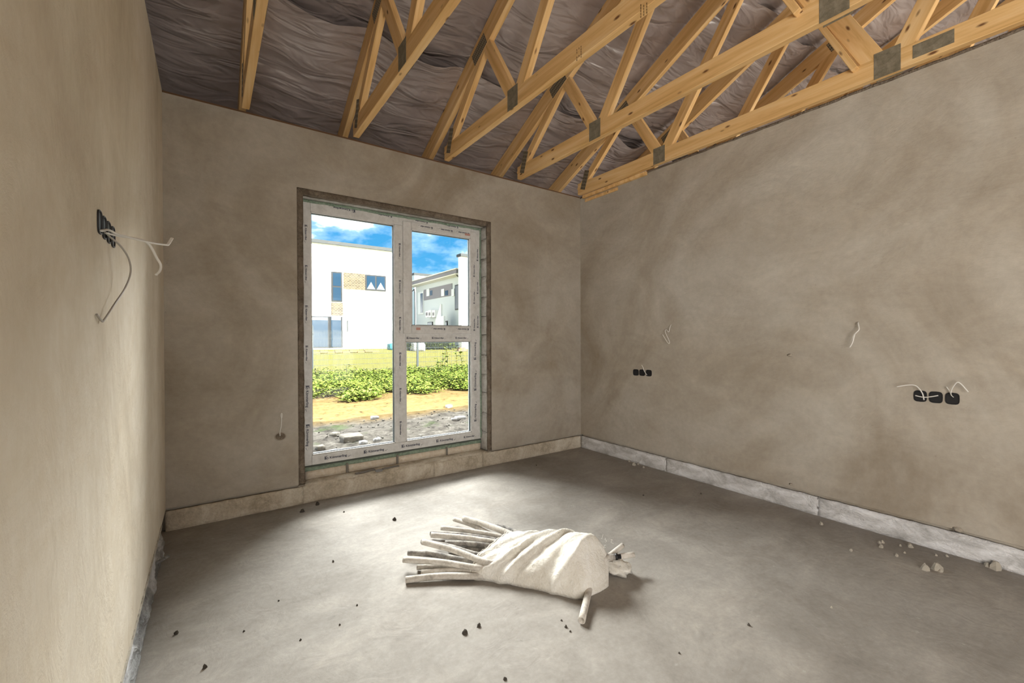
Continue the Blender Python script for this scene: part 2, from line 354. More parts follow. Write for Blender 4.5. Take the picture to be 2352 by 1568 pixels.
# membrane sheets under the roof
TXS = [.213-.79*2, .213-.79, .213, .952, 1.738, 2.537, 3.357, 4.16, 4.96, 5.76, 6.56, 7.4]
ce = struct(empty('ceiling', (0, 2, 3.3)))
def sheet(y0, y1, extra, seed, lift):
    vs, fs = [], []; nx = 330; ny = max(8, int((y0-y1)/.035))
    for j in range(ny+1):
        v = j/ny
        for i in range(nx+1):
            x = -3.2+11.8*i/nx
            fr = 1
            for a, b in zip(TXS[:-1], TXS[1:]):
                if a <= x <= b: fr = (x-a)/(b-a); break
            s = math.sin(math.pi*fr)**2 if 0 <= fr <= 1 else 0
            y = y0+(y1-y0)*v
            q = Vector((x*1.3+y*1.1, y*5.5-x*1.2, seed))
            wv = mn.noise(q)*.6+mn.noise(q*2.1+Vector((3, 1, 0)))*.35+abs(mn.noise(Vector((x*2.2+y*2.5, y*9-x*3, seed+5))))*.35
            amp = .055*(.35+.65*s)
            edge = extra*(s**.7)*max(0, v-.55)/.45*(.6+.7*mn.noise(Vector((x*1.7, seed, 2))))
            yy = y+(.03*mn.noise(Vector((x*1.3, seed, 8))) if j == ny else 0)
            vs.append((x, yy, roofz(y)+.012+(lift*max(.10, 1-v*2.0) if lift > 0 else lift)-.045*s-abs(edge)+wv*amp))
    for j in range(ny):
        for i in range(nx):
            k = j*(nx+1)+i; fs.append((k, k+1, k+nx+2, k+nx+1))
    return mk('membrane_sheet', vs, fs, MEMB, ce, True, origin=(0, (y0+y1)/2, roofz((y0+y1)/2)))
sheet(4.10, 3.10, .10, 1.3, -.01); sheet(3.62, 1.78, .07, 4.7, .20); sheet(2.0, .45, .03, 8.1, .09); sheet(.7, -.36, .02, 11.9, .09)
box('wall_plate', (-3.2, D+.01, H-.012), (W-.0, D+.14, H+.004), flat('dark_plate', (.16, .085, .045), .8), wb)

# ------------------------------------------------------------------ roof trusses
def member(name, p0, p1, depth, thick, par, off=0, xo=0):
    """timber from p0 to p1 in the truss plane (y, z): own mesh, grain along its own x axis"""
    a = Vector((0, p0[0], p0[1])); b = Vector((0, p1[0], p1[1])); d = (b-a); ln = d.length; d.normalize()
    n = Vector((1, 0, 0)).cross(d)
    if n.z < 0: n = -n
    s = n.cross(d); a = a+n*off+Vector((xo, 0, 0))
    vs = boxv((0, -thick/2, -depth/2), (ln, thick/2, depth/2))
    o = mk(name, vs, CUBEF, PINE); mw = Matrix.Identity(4)
    for i in range(3): mw[i][0], mw[i][1], mw[i][2], mw[i][3] = d[i], s[i], n[i], a[i]
    o.matrix_basis = mw; o.parent = par
    md = o.modifiers.new('bevel', 'BEVEL'); md.width = .0025; md.segments = 1
    return o
def nail_plate(y, z, w, h, rot, par, side=-1, ma=None):
    o = mk('nail_plate', boxv((-w/2, -.0008, -h/2), (w/2, .0008, h/2)), CUBEF, ma or PLATE)
    c, s = math.cos(rot), math.sin(rot); mw = Matrix.Identity(4)
    X = Vector((0, c, s)); Z = Vector((0, -s, c)); Y = Z.cross(X)
    for i in range(3): mw[i][0], mw[i][1], mw[i][2] = X[i], Y[i], Z[i]
    mw[0][3] = side*.0242; mw[1][3] = y-3.45; mw[2][3] = z-2.80; o.matrix_basis = mw; o.parent = par; return o
def make_truss(x):
    t = empty('roof_truss', (x, 3.45, 2.80))
    q = lambda y, z: (y-3.45, z-2.80)
    tl = lambda y: roofz(y)-.088
    member('bottom_chord', q(3.47, 2.862), q(-4.0, 2.862), .120, .046, t)
    member('top_chord', q(4.08, tl(4.08)), q(RY, tl(RY)), .150, .045, t)
    member('heel_strut', q(3.46, 2.845), q(2.80, tl(2.80)-.06), .075, .043, t)
    member('web', q(2.80, tl(2.80)), q(2.43, 2.885), .095, .042, t)
    member('web', q(2.37, 2.885), q(1.56, tl(1.56)), .095, .044, t)
    wc = member('web', q(1.50, tl(1.5)), q(.87, 2.885), .115, .043, t)
    member('web', q(.77, 2.885), q(-.26, tl(-.26)), .095, .044, t)
    member('stiffener', q(1.46, tl(1.5)-.03), q(.90, 2.93), .035, .125, t, off=-.078)
    r = -math.atan(SL)
    for sd_ in (-1, 1):
        nail_plate(2.86, tl(2.86)-.02, .20, .105, r, t, sd_)
        nail_plate(2.42, 2.875, .12, .145, 0, t, sd_, PLATE_P)
        nail_plate(.82, 2.872, .125, .155, 0, t, sd_, PLATE_P)
        nail_plate(3.36, 2.935, .07, .20, .35, t, sd_)
        nail_plate(1.54, tl(1.54)-.02, .25, .10, r, t, sd_)
    nail_plate(.62, 2.867, .17, .075, 0, t, -1, PLATE_P)
    return t
TL = {0: 'pine roof truss closest to the left plaster wall, highest and steepest in view', 1: 'pine roof truss landing above the left side of the window',
      2: 'pine roof truss landing above the right side of the window', 3: 'pine roof truss second from the right wall, crossing its whole length',
      4: 'pine roof truss lying along the top of the right plaster wall', 5: 'pine roof truss just beyond the right wall, seen over its top',
      6: 'pine roof truss second beyond the right wall, seen over its top', 7: 'pine roof truss third beyond the right wall, glimpsed between nearer webs',
      8: 'pine roof truss farthest beyond the right wall'}
TL = dict(TL)
proto = None
for i, x in enumerate(TXS[2:11]):
    if proto is None: proto = t = make_truss(x)
    else:
        t = proto.copy(); COL.objects.link(t); t.location.x = x
        for ch in proto.children:
            c = ch.copy(); COL.objects.link(c); c.parent = t; c.matrix_parent_inverse = ch.matrix_parent_inverse
    if i == 4: t.location.x = W-.05+.0
    tag(t, TL[i], 'roof truss', 'roof trusses under the membrane')
# illegible grade stamps inked on some timbers
def stamp(tr, px, py, rows, cols, ang, pitch=.017):
    xf = tr.location.x-.0245; q = hit(px, py, 0, xf); vs, fs = [], []; random.seed(px)
    A = Vector((0, -math.cos(ang), math.sin(ang))); B = Vector((0, math.sin(ang), math.cos(ang)))
    for i in range(cols):
        for j in range(rows):
            if random.random() < .2: continue
            c = q+A*i*pitch-B*j*.014; a_, b_ = A*.0022, B*.0055; k = len(vs)
            vs += [c-a_-b_, c+a_-b_, c+a_+b_, c-a_+b_]; fs.append((k, k+1, k+2, k+3))
    o = mk('grade_stamp', vs, fs, flat('stamp_ink%d' % px, (.16, .085, .035), .8)); setpar(o, tr); return o
TR = [o for o in bpy.data.objects if o.name.startswith('roof_truss')]; TR.sort(key=lambda o: o.location.x)
for i_, px, py, r_, c_, an in ((2, 1325, 115, 5, 3, 0), (2, 1472, 12, 5, 3, 0)):
    stamp(TR[i_], px, py, r_, c_, an)
# packing slats between the truss by the right wall and the plaster
o = box('packing_slat', (W-.032, 2.60, H-.035), (W-.004, 3.44, H-.003), PINE); tag(o, 'thin pale slat wedged under truss at far right corner of wall top', 'slat')
o = box('packing_slat', (W-.012, 2.96, H-.075), (W+.006, 3.42, H-.045), PINE); tag(o, 'short pale batten in the plaster below the truss in the far corner', 'slat')

# ------------------------------------------------------------------ window_1
FY = D+.12; FT = .075
w1 = struct(empty('window_1', ((OX0+OX1)/2, FY, .24)))
x0, x1, z0, z1 = OX0+.010, OX1-.002, .242, OZ1-.002
GX = [.645, 1.316, 1.41, 2.074]; GZ0, GZ1 = .318, 2.212
fr_l = box('frame_stile', (x0, FY, z0), (GX[0], FY+FT, z1), PVC, w1, .004)
fr_r = box('frame_stile', (GX[3], FY, z0), (x1, FY+FT, z1), PVC, w1, .004)
fr_t = box('frame_head', (GX[0], FY+.0005, GZ1), (GX[3], FY+FT, z1), PVC, w1, .004)
fr_b = box('frame_sill', (GX[0], FY+.0005, z0), (GX[3], FY+FT, GZ0), PVC, w1, .004)
fr_m = box('mullion', (GX[1], FY+.001, GZ0), (GX[2], FY+FT, GZ1), PVC, w1, .004)
fr_x = box('transom', (GX[2], FY+.0012, 1.200), (GX[3], FY+FT, 1.285), PVC, w1, .004)
# opening sash, top right
SX0, SX1, SZ0, SZ1 = 1.385, 2.118, 1.268, 2.252
sg = [1.459, 2.058, 1.336, 2.188]
sash = empty('sash', (SX0, FY, SZ0), w1)
ss = [box('sash_stile', (SX0, FY-.016, SZ0), (sg[0], FY+.05, SZ1), PVC, sash, .005), box('sash_stile', (sg[1], FY-.016, SZ0), (SX1, FY+.05, SZ1), PVC, sash, .005),
      box('sash_rail', (sg[0], FY-.0155, sg[3]), (sg[1], FY+.05, SZ1), PVC, sash, .005), box('sash_rail', (sg[0], FY-.0155, SZ0), (sg[1], FY+.05, sg[2]), PVC, sash, .005)]
def pane(a0, a1, b0, b1, par, yy):
    g = box('pane', (a0-.002, yy+.03, b0-.002), (a1+.002, yy+.034, b1+.002), GLASS, par)
    s = .007
    boxes('glazing_bead', [((a0, yy+.004, b0), (a0+s, yy+.045, b1)), ((a1-s, yy+.004, b0), (a1, yy+.045, b1)), ((a0, yy+.004, b0), (a1, yy+.045, b0+s)), ((a0, yy+.004, b1-s), (a1, yy+.045, b1))], PVC, par)
    s2 = .012
    boxes('rubber_seal', [((a0, yy+.022, b0), (a0+s2, yy+.044, b1)), ((a1-s2, yy+.022, b0), (a1, yy+.044, b1)), ((a0, yy+.022, b0), (a1, yy+.044, b0+s2)), ((a0, yy+.022, b1-s2), (a1, yy+.044, b1))], SEAL, par)
pane(GX[0], GX[1], GZ0, GZ1, w1, FY); pane(GX[2], GX[3], GZ0, 1.200, w1, FY); pane(sg[0], sg[1], sg[2], sg[3], sash, FY-.016)
tube('handle_stub', [(SX0-.006, FY-.02, 1.62), (SX0-.008, FY-.04, 1.68), (SX0-.006, FY-.02, 1.74)], .005, PVC, sash)
# printed film lettering on the profiles
def letter_mesh(h):
    cu = bpy.data.curves.new('lettering', 'FONT'); cu.body = 'K\u00f6mmerling'; cu.size = h*1.35; cu.extrude = .0002; cu.offset = .0006; cu.align_y = 'BOTTOM_BASELINE'
    o = bpy.data.objects.new('tmp', cu); COL.objects.link(o); dg = bpy.context.evaluated_depsgraph_get(); dg.update()
    me = bpy.data.meshes.new_from_object(o.evaluated_get(dg)); bpy.data.objects.remove(o)
    vs = [v.co.copy() for v in me.vertices]; fs = [tuple(p.vertices) for p in me.polygons]
    w = max(v.x for v in vs)
    # logo mark in front: a bar, two slanting strokes and a small ring with a dash over it
    off = h*1.75
    vs = [v+Vector((off, 0, 0)) for v in vs]
    def quad(a, b, t):
        a, b = Vector((*a, 0)), Vector((*b, 0)); n = Vector((-(b-a).y, (b-a).x, 0)).normalized()*t/2; k = len(vs)
        vs.extend([a-n, b-n, b+n, a+n]); fs.append((k, k+1, k+2, k+3))
    g = h*1.45; y0_ = -h*.2
    quad((0, y0_), (0, y0_+g), .28*h); quad((.1*h, y0_+.5*g), (.55*h, y0_+g), .26*h); quad((.1*h, y0_+.5*g), (.4*h, y0_+.1*g), .26*h)
    for k in range(10):
        a0, a1 = 2*math.pi*k/10, 2*math.pi*(k+1)/10; c = (.85*h, y0_+.36*g)
        quad((c[0]+.36*h*math.cos(a0), c[1]+.36*h*math.sin(a0)), (c[0]+.36*h*math.cos(a1), c[1]+.36*h*math.sin(a1)), .2*h)
    quad((.6*h, y0_+g), (1.15*h, y0_+g), .12*h)
    e = off+w
    quad((e+.5*h, -.1*h), (e+.8*h, -.25*h), .14*h); quad((e+.8*h, -.25*h), (e+1.2*h, .1*h), .14*h); quad((e+1.3*h, .15*h), (e+1.7*h, .2*h), .1*h)
    me2 = bpy.data.meshes.new('printed_lettering'); me2.from_pydata([tuple(v) for v in vs], [], fs); me2.materials.append(INK); me2.update()
    return me2, e+1.7*h
LM, LW = letter_mesh(.0195); LMs, LWs = letter_mesh(.0135)
def letters(par, x, z, ang, y=None, me=LM):
    """ang: 0 upright, 180 upside down, -90 reading downwards, 90 reading upwards"""
    o = bpy.data.objects.new('printed_lettering', me); COL.objects.link(o)
    o.matrix_basis = Matrix.Translation((x, (FY if y is None else y)-.0008, z)) @ Matrix.Rotation(math.radians(90), 4, 'X') @ Matrix.Rotation(math.radians(ang), 4, 'Z')
    setpar(o, par); return o
for x in (.74, 1.045): letters(fr_b, x, .272, 0)
for x in (1.37, 1.70): letters(fr_b, x, .272, 0)
letters(fr_b, 1.985, .272, 0, me=LMs)
for z in (2.10, 1.79, 1.48, 1.17, .86, .56): letters(fr_l, .606, z, -90, me=LM if z < 1 else LMs)
for z in (2.05, 1.73, 1.41, 1.10, .79, .50): letters(fr_m, 1.352, z, -90, me=LMs)
for z in (.42, .72, 1.02): letters(fr_r, 2.12, z, 90, me=LM)
for z in (1.33, 1.66, 1.98): letters(fr_r, 2.148, z, 90, me=LMs)
for z in (1.30, 1.56, 1.82): letters(ss[1], 2.100, z, 90, y=FY-.016, me=LMs)
for x in (.98, 1.29, 1.62, 1.93): letters(fr_t, x, 2.280, 180, me=LM if x < 1 else LMs)
for x in (1.66, 1.86, 2.04): letters(ss[2], x, 2.232, 180, y=FY-.016, me=LMs)
for x in (1.78, 2.03): letters(ss[3], x, 1.318, 180, y=FY-.016, me=LMs)
for x in (1.42, 1.66, 1.90): letters(fr_x, x, 1.222, 0, me=LMs)
box('sticker', (1.50, FY-.0172, 1.300), (1.54, FY-.0160, 1.322), INK_R, sash); box('sticker', (1.995, FY-.0172, 2.205), (2.05, FY-.0160, 2.225), INK_R, sash)
# under the frame
box('gap_strip', (x0, FY+.006, .226), (x1, FY+FT, z0), GAP, w1)  # dark strip standing in for the shaded gap under the frame
rough_box('foam_strip', (x0+.002, FY+.002, .196), (x1-.002, FY+.06, .228), FOAM, w1, .004, .02, 90)
cuts = [.585, .907, 1.326, 1.80, 2.172]
for i in range(4):
    rough_box('packing_board', (cuts[i]+.012, FY-.012, ZL+.002), (cuts[i+1]-.012, FY+.05, .200), CREAM, w1, .0015, .04, 95+i)
    if i: box('packing_wedge', (cuts[i]-.008, FY-.008, ZL-.01), (cuts[i]+.008, FY+.03, .214), flat('wedge%d' % i, (.22, .20, .17)), w1)
rough_box('foam_strip', (x0+.002, FY-.004, OZ1-.022), (x1-.002, FY+.002, OZ1-.001), FOAM, w1, .005, .02, 120)
rough_box('foam_strip', (x1-.014, FY-.004, .25), (x1+.002, FY+.002, OZ1-.001), FOAM, w1, .004, .02, 121)
rough_box('foam_strip', (OX0-.002, FY+.004, .2), (x0+.004, FY+.06, OZ1-.001), FOAM, w1, .003, .03, 122)  # added to close a light leak beside the left stile
box('leak_backing', (OX0, FY+.045, ZL-.03), (OX1, FY+.11, .236), CREAM, w1)  # added behind the boards to stop light leaking between them
# broken strips on the sill
def slab(name, c, lx, ly, lz, rz, ma, lab, cat, tilt=0, seed=0):
    o = rough_box(name, (-lx/2, -ly/2, 0), (lx/2, ly/2, lz), ma, None, .003, .015, seed); o.location = c; o.rotation_euler = (tilt, 0, rz); return tag(o, lab, cat)
slab('mortar_flake', (1.03, 3.545, ZL+.004), .16, .028, .010, .1, flat('dusty_dark_strip', (.20, .18, .16)), 'dusty dark flake lying left on the window ledge', 'debris', 0, 1)
slab('mortar_flake', (1.235, 3.535, ZL+.004), .15, .022, .010, .16, MATS['dusty_dark_strip'], 'thin dark flake lying right of the white chip on the ledge', 'debris', 0, 2)
slab('plaster_chip', (1.125, 3.500, ZL+.006), .05, .030, .012, .1, STONEW, 'small white chip at the front edge of the window ledge', 'debris', 0, 3)

# ------------------------------------------------------------------ left wall foot: plastic film + bead
def film():
    vs, fs = [], []; ny, nz_ = 220, 14
    for i in range(ny+1):
        y = 0.2+(3.30-.2)*i/ny
        for j in range(nz_+1):
            v = j/nz_; z = .004+v*.105*(.70+.45*mn.noise(Vector((y*3, 2, 0))))
            a = mn.noise(Vector((y*6+z*14, z*14, 3)))*.016+abs(mn.noise(Vector((y*11-z*34, z*8, 7))))*.034+abs(mn.noise(Vector((y*26+z*40, z*12, 1))))*.014-.010
            vs.append((-L-.022+.034*(1-v)+a*(.4+.6*math.sin(math.pi*v)), y, z))
    for i in range(ny):
        for j in range(nz_):
            k = i*(nz_+1)+j; fs.append((k, k+nz_+1, k+nz_+2, k+1))
    o = mk('plastic_film', vs, fs, FILM, None, True, origin=(-L, 1.7, 0)); md = o.modifiers.new('s', 'SOLIDIFY'); md.thickness = .0015
    return tag(o, 'crumpled dusty plastic film tucked along the foot of the left wall', 'plastic film')
film()
box('plaster_bead', (-L-.02, .0, ZL-.004), (-L+.004, 3.2, ZL+.012), mottled('bead_dusty', (.25, .22, .18), (.45, .42, .36), (.6, .56, .5), 20), wl)
o = slab('plastic_scrap', (-L+.025, 2.93, .055), .075, .016, .004, .9, FILM, 'pale pointed scrap of film sticking out at the left corner', 'plastic scrap', .5, 5)

# ------------------------------------------------------------------ electrics
def rbox(name, c, u, v, n, w, h, dep, par):
    """back box: black cup with a raised rounded rim and a sunk bottom"""
    U, V, Nn, C = Vector(u), Vector(v), Vector(n), Vector(c); vs, fs = [], []; seg = 20
    def ring(sc, off):
        k = len(vs)
        for j in range(seg):
            a = 2*math.pi*j/seg; ca, sa = math.cos(a), math.sin(a); e = .55
            vs.append(C+U*(w/2*sc*math.copysign(abs(ca)**e, ca))+V*(h/2*sc*math.copysign(abs(sa)**e, sa))+Nn*off)
        return k
    rs = [ring(1.0, -.002), ring(1.0, dep), ring(.90, dep), ring(.86, .0008)]
    for a, b in zip(rs[:-1], rs[1:]):
        for j in range(seg): fs.append((a+j, a+(j+1) % seg, b+(j+1) % seg, b+j))
    fs.append(tuple(range(rs[-1], rs[-1]+seg)))
    o = mk(name, vs, fs, BLACK, par, False, origin=c); return o
def boxrow(x, yz, n, w, h, lab):
    t = empty('socket_boxes', (x, sum(a for a, b in yz)/len(yz), yz[0][1])); tag(t, lab, 'socket box')
    for y, z in yz: rbox('back_box', (x, y, z), (0, 1, 0), (0, 0, 1), n, w, h, .004, t)
    return t
boxrow(-L, [(1.552, 1.532), (1.612, 1.530), (1.674, 1.530), (1.742, 1.530)], (1, 0, 0), .052, .062, 'row of four black back boxes sunk in the left wall with cables')
boxrow(W, [(2.738, .886), (2.664, .888), (2.588, .889)], (-1, 0, 0), .066, .062, 'row of three black back boxes in the right wall near the far corner')
boxrow(W, [(.682, .876), (.616, .876), (.549, .876)], (-1, 0, 0), .058, .066, 'row of three black back boxes low on the right wall close to the camera')
def P(px, py, ax, v): return hit(px, py, ax, v)
def cable(pts, r, ma, lab, fl=.6, nm='cable'):
    return tag(tube(nm, pts, r, ma, None, 8, 0, 7, fl), lab, 'cable')
lx = -L
cable([P(232, 530, 0, lx+.004), P(248, 528, 1, 1.63), P(268, 537, 1, 1.66), P(300, 546, 1, 1.71), P(345, 557, 1, 1.79), P(380, 562, 1, 1.88), P(386, 561, 1, 1.90), P(395, 547, 1, 1.93)], .0052, CABLE, 'white flat cable jutting straight out of the left wall boxes, kinked at its end')
cable([P(241, 534, 0, lx+.004), P(272, 542, 1, 1.68), P(320, 549, 1, 1.75), P(343, 562, 1, 1.79), P(360, 592, 1, 1.83), P(369, 608, 1, 1.84), P(367, 622, 1, 1.84), P(358, 631, 1, 1.83)], .0046, CABLE, 'white cable from the left wall boxes drooping downwards at its end')
cable([P(240, 532, 0, lx+.004), P(254, 545, 0, lx+.01), P(278, 566, 0, lx+.025), P(296, 595, 0, lx+.035), P(300, 625, 0, lx+.035), P(288, 660, 0, lx+.028), P(262, 700, 0, lx+.018), P(240, 733, 0, lx+.008), P(234, 737, 0, lx+.006), P(222, 722, 0, lx+.004)], .0026, CABLE_G, 'long grey cable looping down the left wall from the boxes', 1)
rx = W
cable([P(2122, 918, 0, rx-.004), P(2118, 902, 0, rx-.02), P(2104, 886, 0, rx-.035), P(2085, 884, 0, rx-.04), P(2060, 888, 0, rx-.05)], .0032, CABLE, 'white cable rising left out of the near right wall boxes')
cable([P(2102, 908, 0, rx-.006), P(2125, 912, 0, rx-.009), P(2155, 908, 0, rx-.006)], .003, CABLE, 'short white cable lying across the near right wall boxes', 1)
cable([P(2190, 912, 0, rx-.004), P(2184, 905, 0, rx-.02), P(2187, 892, 0, rx-.035), P(2198, 878, 0, rx-.045), P(2208, 882, 0, rx-.04), P(2224, 900, 0, rx-.03)], .0028, CABLE, 'white cable arching up out of the rightmost black box')
cable([P(2185, 908, 0, rx-.004), P(2181, 898, 0, rx-.015), P(2174, 888, 0, rx-.025)], .0022, CABLE, 'tiny frayed wire ends above the rightmost black box', 1)
cable([P(1486, 861, 0, rx-.004), P(1480, 852, 0, rx-.012), P(1477, 844, 0, rx-.02), P(1474, 838, 0, rx-.02)], .003, CABLE, 'short white wire poking up from the far right wall boxes', 1)
cable([P(1543, 745, 0, rx+.004), P(1540, 748, 0, rx-.02), P(1536, 762, 0, rx-.04), P(1531, 757, 0, rx-.045), P(1528, 762, 0, rx-.05), P(1538, 785, 0, rx-.05), P(1534, 787, 0, rx-.05), P(1522, 768, 0, rx-.05)], .0028, CABLE, 'thin pale wire coiled against the right wall, farther of the two hanging wires', 1)
cable([P(1971, 740, 0, rx+.004), P(1971, 742, 0, rx-.02), P(1973, 756, 0, rx-.035), P(1966, 764, 0, rx-.045), P(1960, 772, 0, rx-.05), P(1957, 788, 0, rx-.05), P(1952, 797, 0, rx-.05), P(1958, 786, 0, rx-.054), P(1963, 768, 0, rx-.05)], .0036, CABLE, 'white twisted cable end hanging off the right wall, nearer of the two', 1)
# bare hole with a cable on the back wall
def hole():
    c = Vector((.414, D, .520)); vs, fs = [], []; seg = 22; t = empty('cable_hole', c)
    rr = [(.040, .0015), (.037, -.003), (.033, -.003), (.031, .0)]
    for r, n in rr:
        for j in range(seg):
            a = 2*math.pi*j/seg; vs.append(c+Vector((r*math.cos(a), -abs(n)-.0005, r*math.sin(a)*.78)))
    for q in range(3):
        for j in range(seg): fs.append((q*seg+j, q*seg+(j+1) % seg, (q+1)*seg+(j+1) % seg, (q+1)*seg+j))
    mk('hole_rim', vs, fs, PLASTER, t, True, origin=c)
    v2 = [c+Vector((.033*math.cos(2*math.pi*j/seg), -.0012, .026*math.sin(2*math.pi*j/seg))) for j in range(seg)]
    v3 = [v+Vector((0, .01, 0)) for v in v2]
    mk('hole_bottom', v2+v3, [tuple(range(seg))]+[(j, (j+1) % seg, seg+(j+1) % seg, seg+j) for j in range(seg)], BEAD, t, False, origin=c)
    tag(t, 'round bare hole low in the back wall left of the window', 'wall hole')
hole()
cable([(.412, D-.002, .525), (.408, D-.03, .56), (.415, D-.035, .60), (.419, D-.03, .645), (.416, D-.025, .675), (.420, D-.025, .690), (.424, D-.025, .680), (.421, D-.026, .655)], .0035, CABLE, 'white wire standing up from the hole in the back wall, doubled at its tip', 1)

# ------------------------------------------------------------------ bundle of pipe offcuts in a sack
NB = [(0, 1.075, 1.90), (.3, 1.205, 1.745), (.6, 1.325, 1.575), (.85, 1.385, 1.465), (1, 1.53, 1.395)]
FB = [(0, 1.50, 2.10), (.3, 1.60, 1.99), (.6, 1.69, 1.85), (.85, 1.75, 1.72), (1, 1.76, 1.60)]
HB = [(0, .112), (.12, .130), (.3, .14), (.6, .175), (.85, .205), (1, .185)]
def lerp(tab, s):
    for a, b in zip(tab[:-1], tab[1:]):
        if s <= b[0]:
            f = (s-a[0])/(b[0]-a[0]); f = f*f*(3-2*f)*.4+f*.6
            return [x+(y-x)*f for x, y in zip(a[1:], b[1:])]
    return list(tab[-1][1:])
def sack():
    vs, fs = [], []; ns, nth = 70, 44
    for i in range(ns+1):
        s = i/ns; e = 1.0
        if s > .88: e = max(.0, 1-((s-.88)/.12)**1.6*.55)
        n, f, h = Vector(lerp(NB, s)), Vector(lerp(FB, s)), lerp(HB, s)[0]
        cx = (n+f)/2; hw = (f-n)/2
        ax = Vector((.35, -.46)).normalized()
        for j in range(nth):
            th = math.pi*j/(nth-1); ph = s-.30*th/1.57
            r = 0
            for c0, am, wd in ((-.16, .012, .03), (.06, .020, .03), (.22, .026, .035), (.62, .032, .05), (-.05, .007, .02), (.40, .012, .05), (.34, .006, .018)):
                d = (ph-c0+.012*mn.noise(Vector((th*2, c0*9, 1))))/wd; r += am*math.exp(-d*d)
            r -= .016
            r += .006*mn.noise(Vector((s*7, th*3, 3)))+.003*mn.noise(Vector((s*22, th*9, 5)))
            pk = 1+.10*math.exp(-((s-.90)/.06)**2)*math.exp(-((th-1.5)/.5)**2)
            c_, s_ = math.cos(th), math.sin(th)
            p = cx-hw*c_*e*(1+r*1.6)
            lag = -.05*(1-s)*(1-s_)*0
            z = max(.004, (h*abs(s_)**(.55+.2*min(s/.4, 1)+.35*max(0, s-.55)/.45)*e*pk+r*1.3*s_))
            if i == 0: z += .006*mn.noise(Vector((th*5, 0, 2)))
            vs.append((p.x+ax.x*lag, p.y+ax.y*lag, z))
    for i in range(ns):
        for j in range(nth-1):
            k = i*nth+j; fs.append((k, k+1, k+nth+1, k+nth))
        fs.append((i*nth+nth-1, i*nth, (i+1)*nth, (i+1)*nth+nth-1))
    fs.append(tuple(ns*nth+j for j in range(nth)))
    t = empty('sack', (1.45, 1.72, 0)); tag(t, 'white woven sack wrapped round the pipe offcuts on the floor', 'sack')
    o = mk('sack_cloth', vs, fs, SACK, t, True, origin=(1.45, 1.72, 0)); md = o.modifiers.new('s', 'SOLIDIFY'); md.thickness = .003; md.offset = -1
    # rolled frayed hem at the mouth
    hem = [Vector(vs[j])+Vector((-.003, .004, .002)) for j in range(nth)]
    tube('hem', hem, .0045, SACK, t, 6, 0, 0)
    random.seed(4)
    fr = []
    for k in range(34):
        b = hem[random.randrange(2, nth-2)] if k < 18 else Vector((1.66+random.uniform(-.05, .05), 1.56+random.uniform(-.05, .05), random.uniform(.08, .17)))
        q = [b]
        for _ in range(3): q.append(q[-1]+Vector((random.uniform(-.015, .015), random.uniform(-.012, .012), random.uniform(-.006, .012))))
        fr.append(tubemesh(spline(q, 3), .0007, 4))
    V, Fc = [], []
    for a, b in fr:
        k = len(V); V += a; Fc += [tuple(i+k for i in f) for f in b]
    th = mk('loose_threads', V, Fc, SACK, t, True, origin=(1.45, 1.72, .1)); th['kind'] = 'stuff'
    # crumpled tail of cloth at the far end
    vs, fs = [], []; n1, n2 = 18, 16
    for i in range(n1+1):
        for j in range(n2):
            a = math.pi*i/n1; b = 2*math.pi*j/n2
            d = Vector((math.sin(a)*math.cos(b), math.sin(a)*math.sin(b), math.cos(a)))
            r = 1+.45*mn.noise(d*2.6)+.2*mn.noise(d*6)
            p = Vector((d.x*.055, d.y*.075, d.z*.038))*r; vs.append((1.72+p.x, 1.50+p.y, max(.003, .042+p.z)))
    for i in range(n1):
        for j in range(n2):
            fs.append((i*n2+j, i*n2+(j+1) % n2, (i+1)*n2+(j+1) % n2, (i+1)*n2+j))
    mk('cloth_tail', vs, fs, SACK, t, True, origin=(1.72, 1.50, .04))
sack()
CEN = Vector((1.56, 1.66))
def pipe(e, ze, m_, zm, ma, lab, inner=.20, r=.0150, mid=None, bend=0):
    a = hit(e[0], e[1], 2, ze); b = hit(m_[0], m_[1], 2, zm)
    d = (b-a); d.z = 0; d.normalize(); cc = Vector((1.44, 1.86, 0))-b; cc.z = 0; c = b+(d*.35+cc.normalized()*.65)*min(inner, .12); c.z = max(.02, min(zm*.85, .06)); pts = [a]
    md = (a+b)/2; md += Vector((-d.y, d.x, 0))*bend; md.z = (a.z+b.z)/2+.004; pts += [md, b, c]
    tag(tube('pipe_offcut', pts, r, ma, None, 14, .72, 6), lab, 'pipe', 'pipe offcuts bundled in the sack')
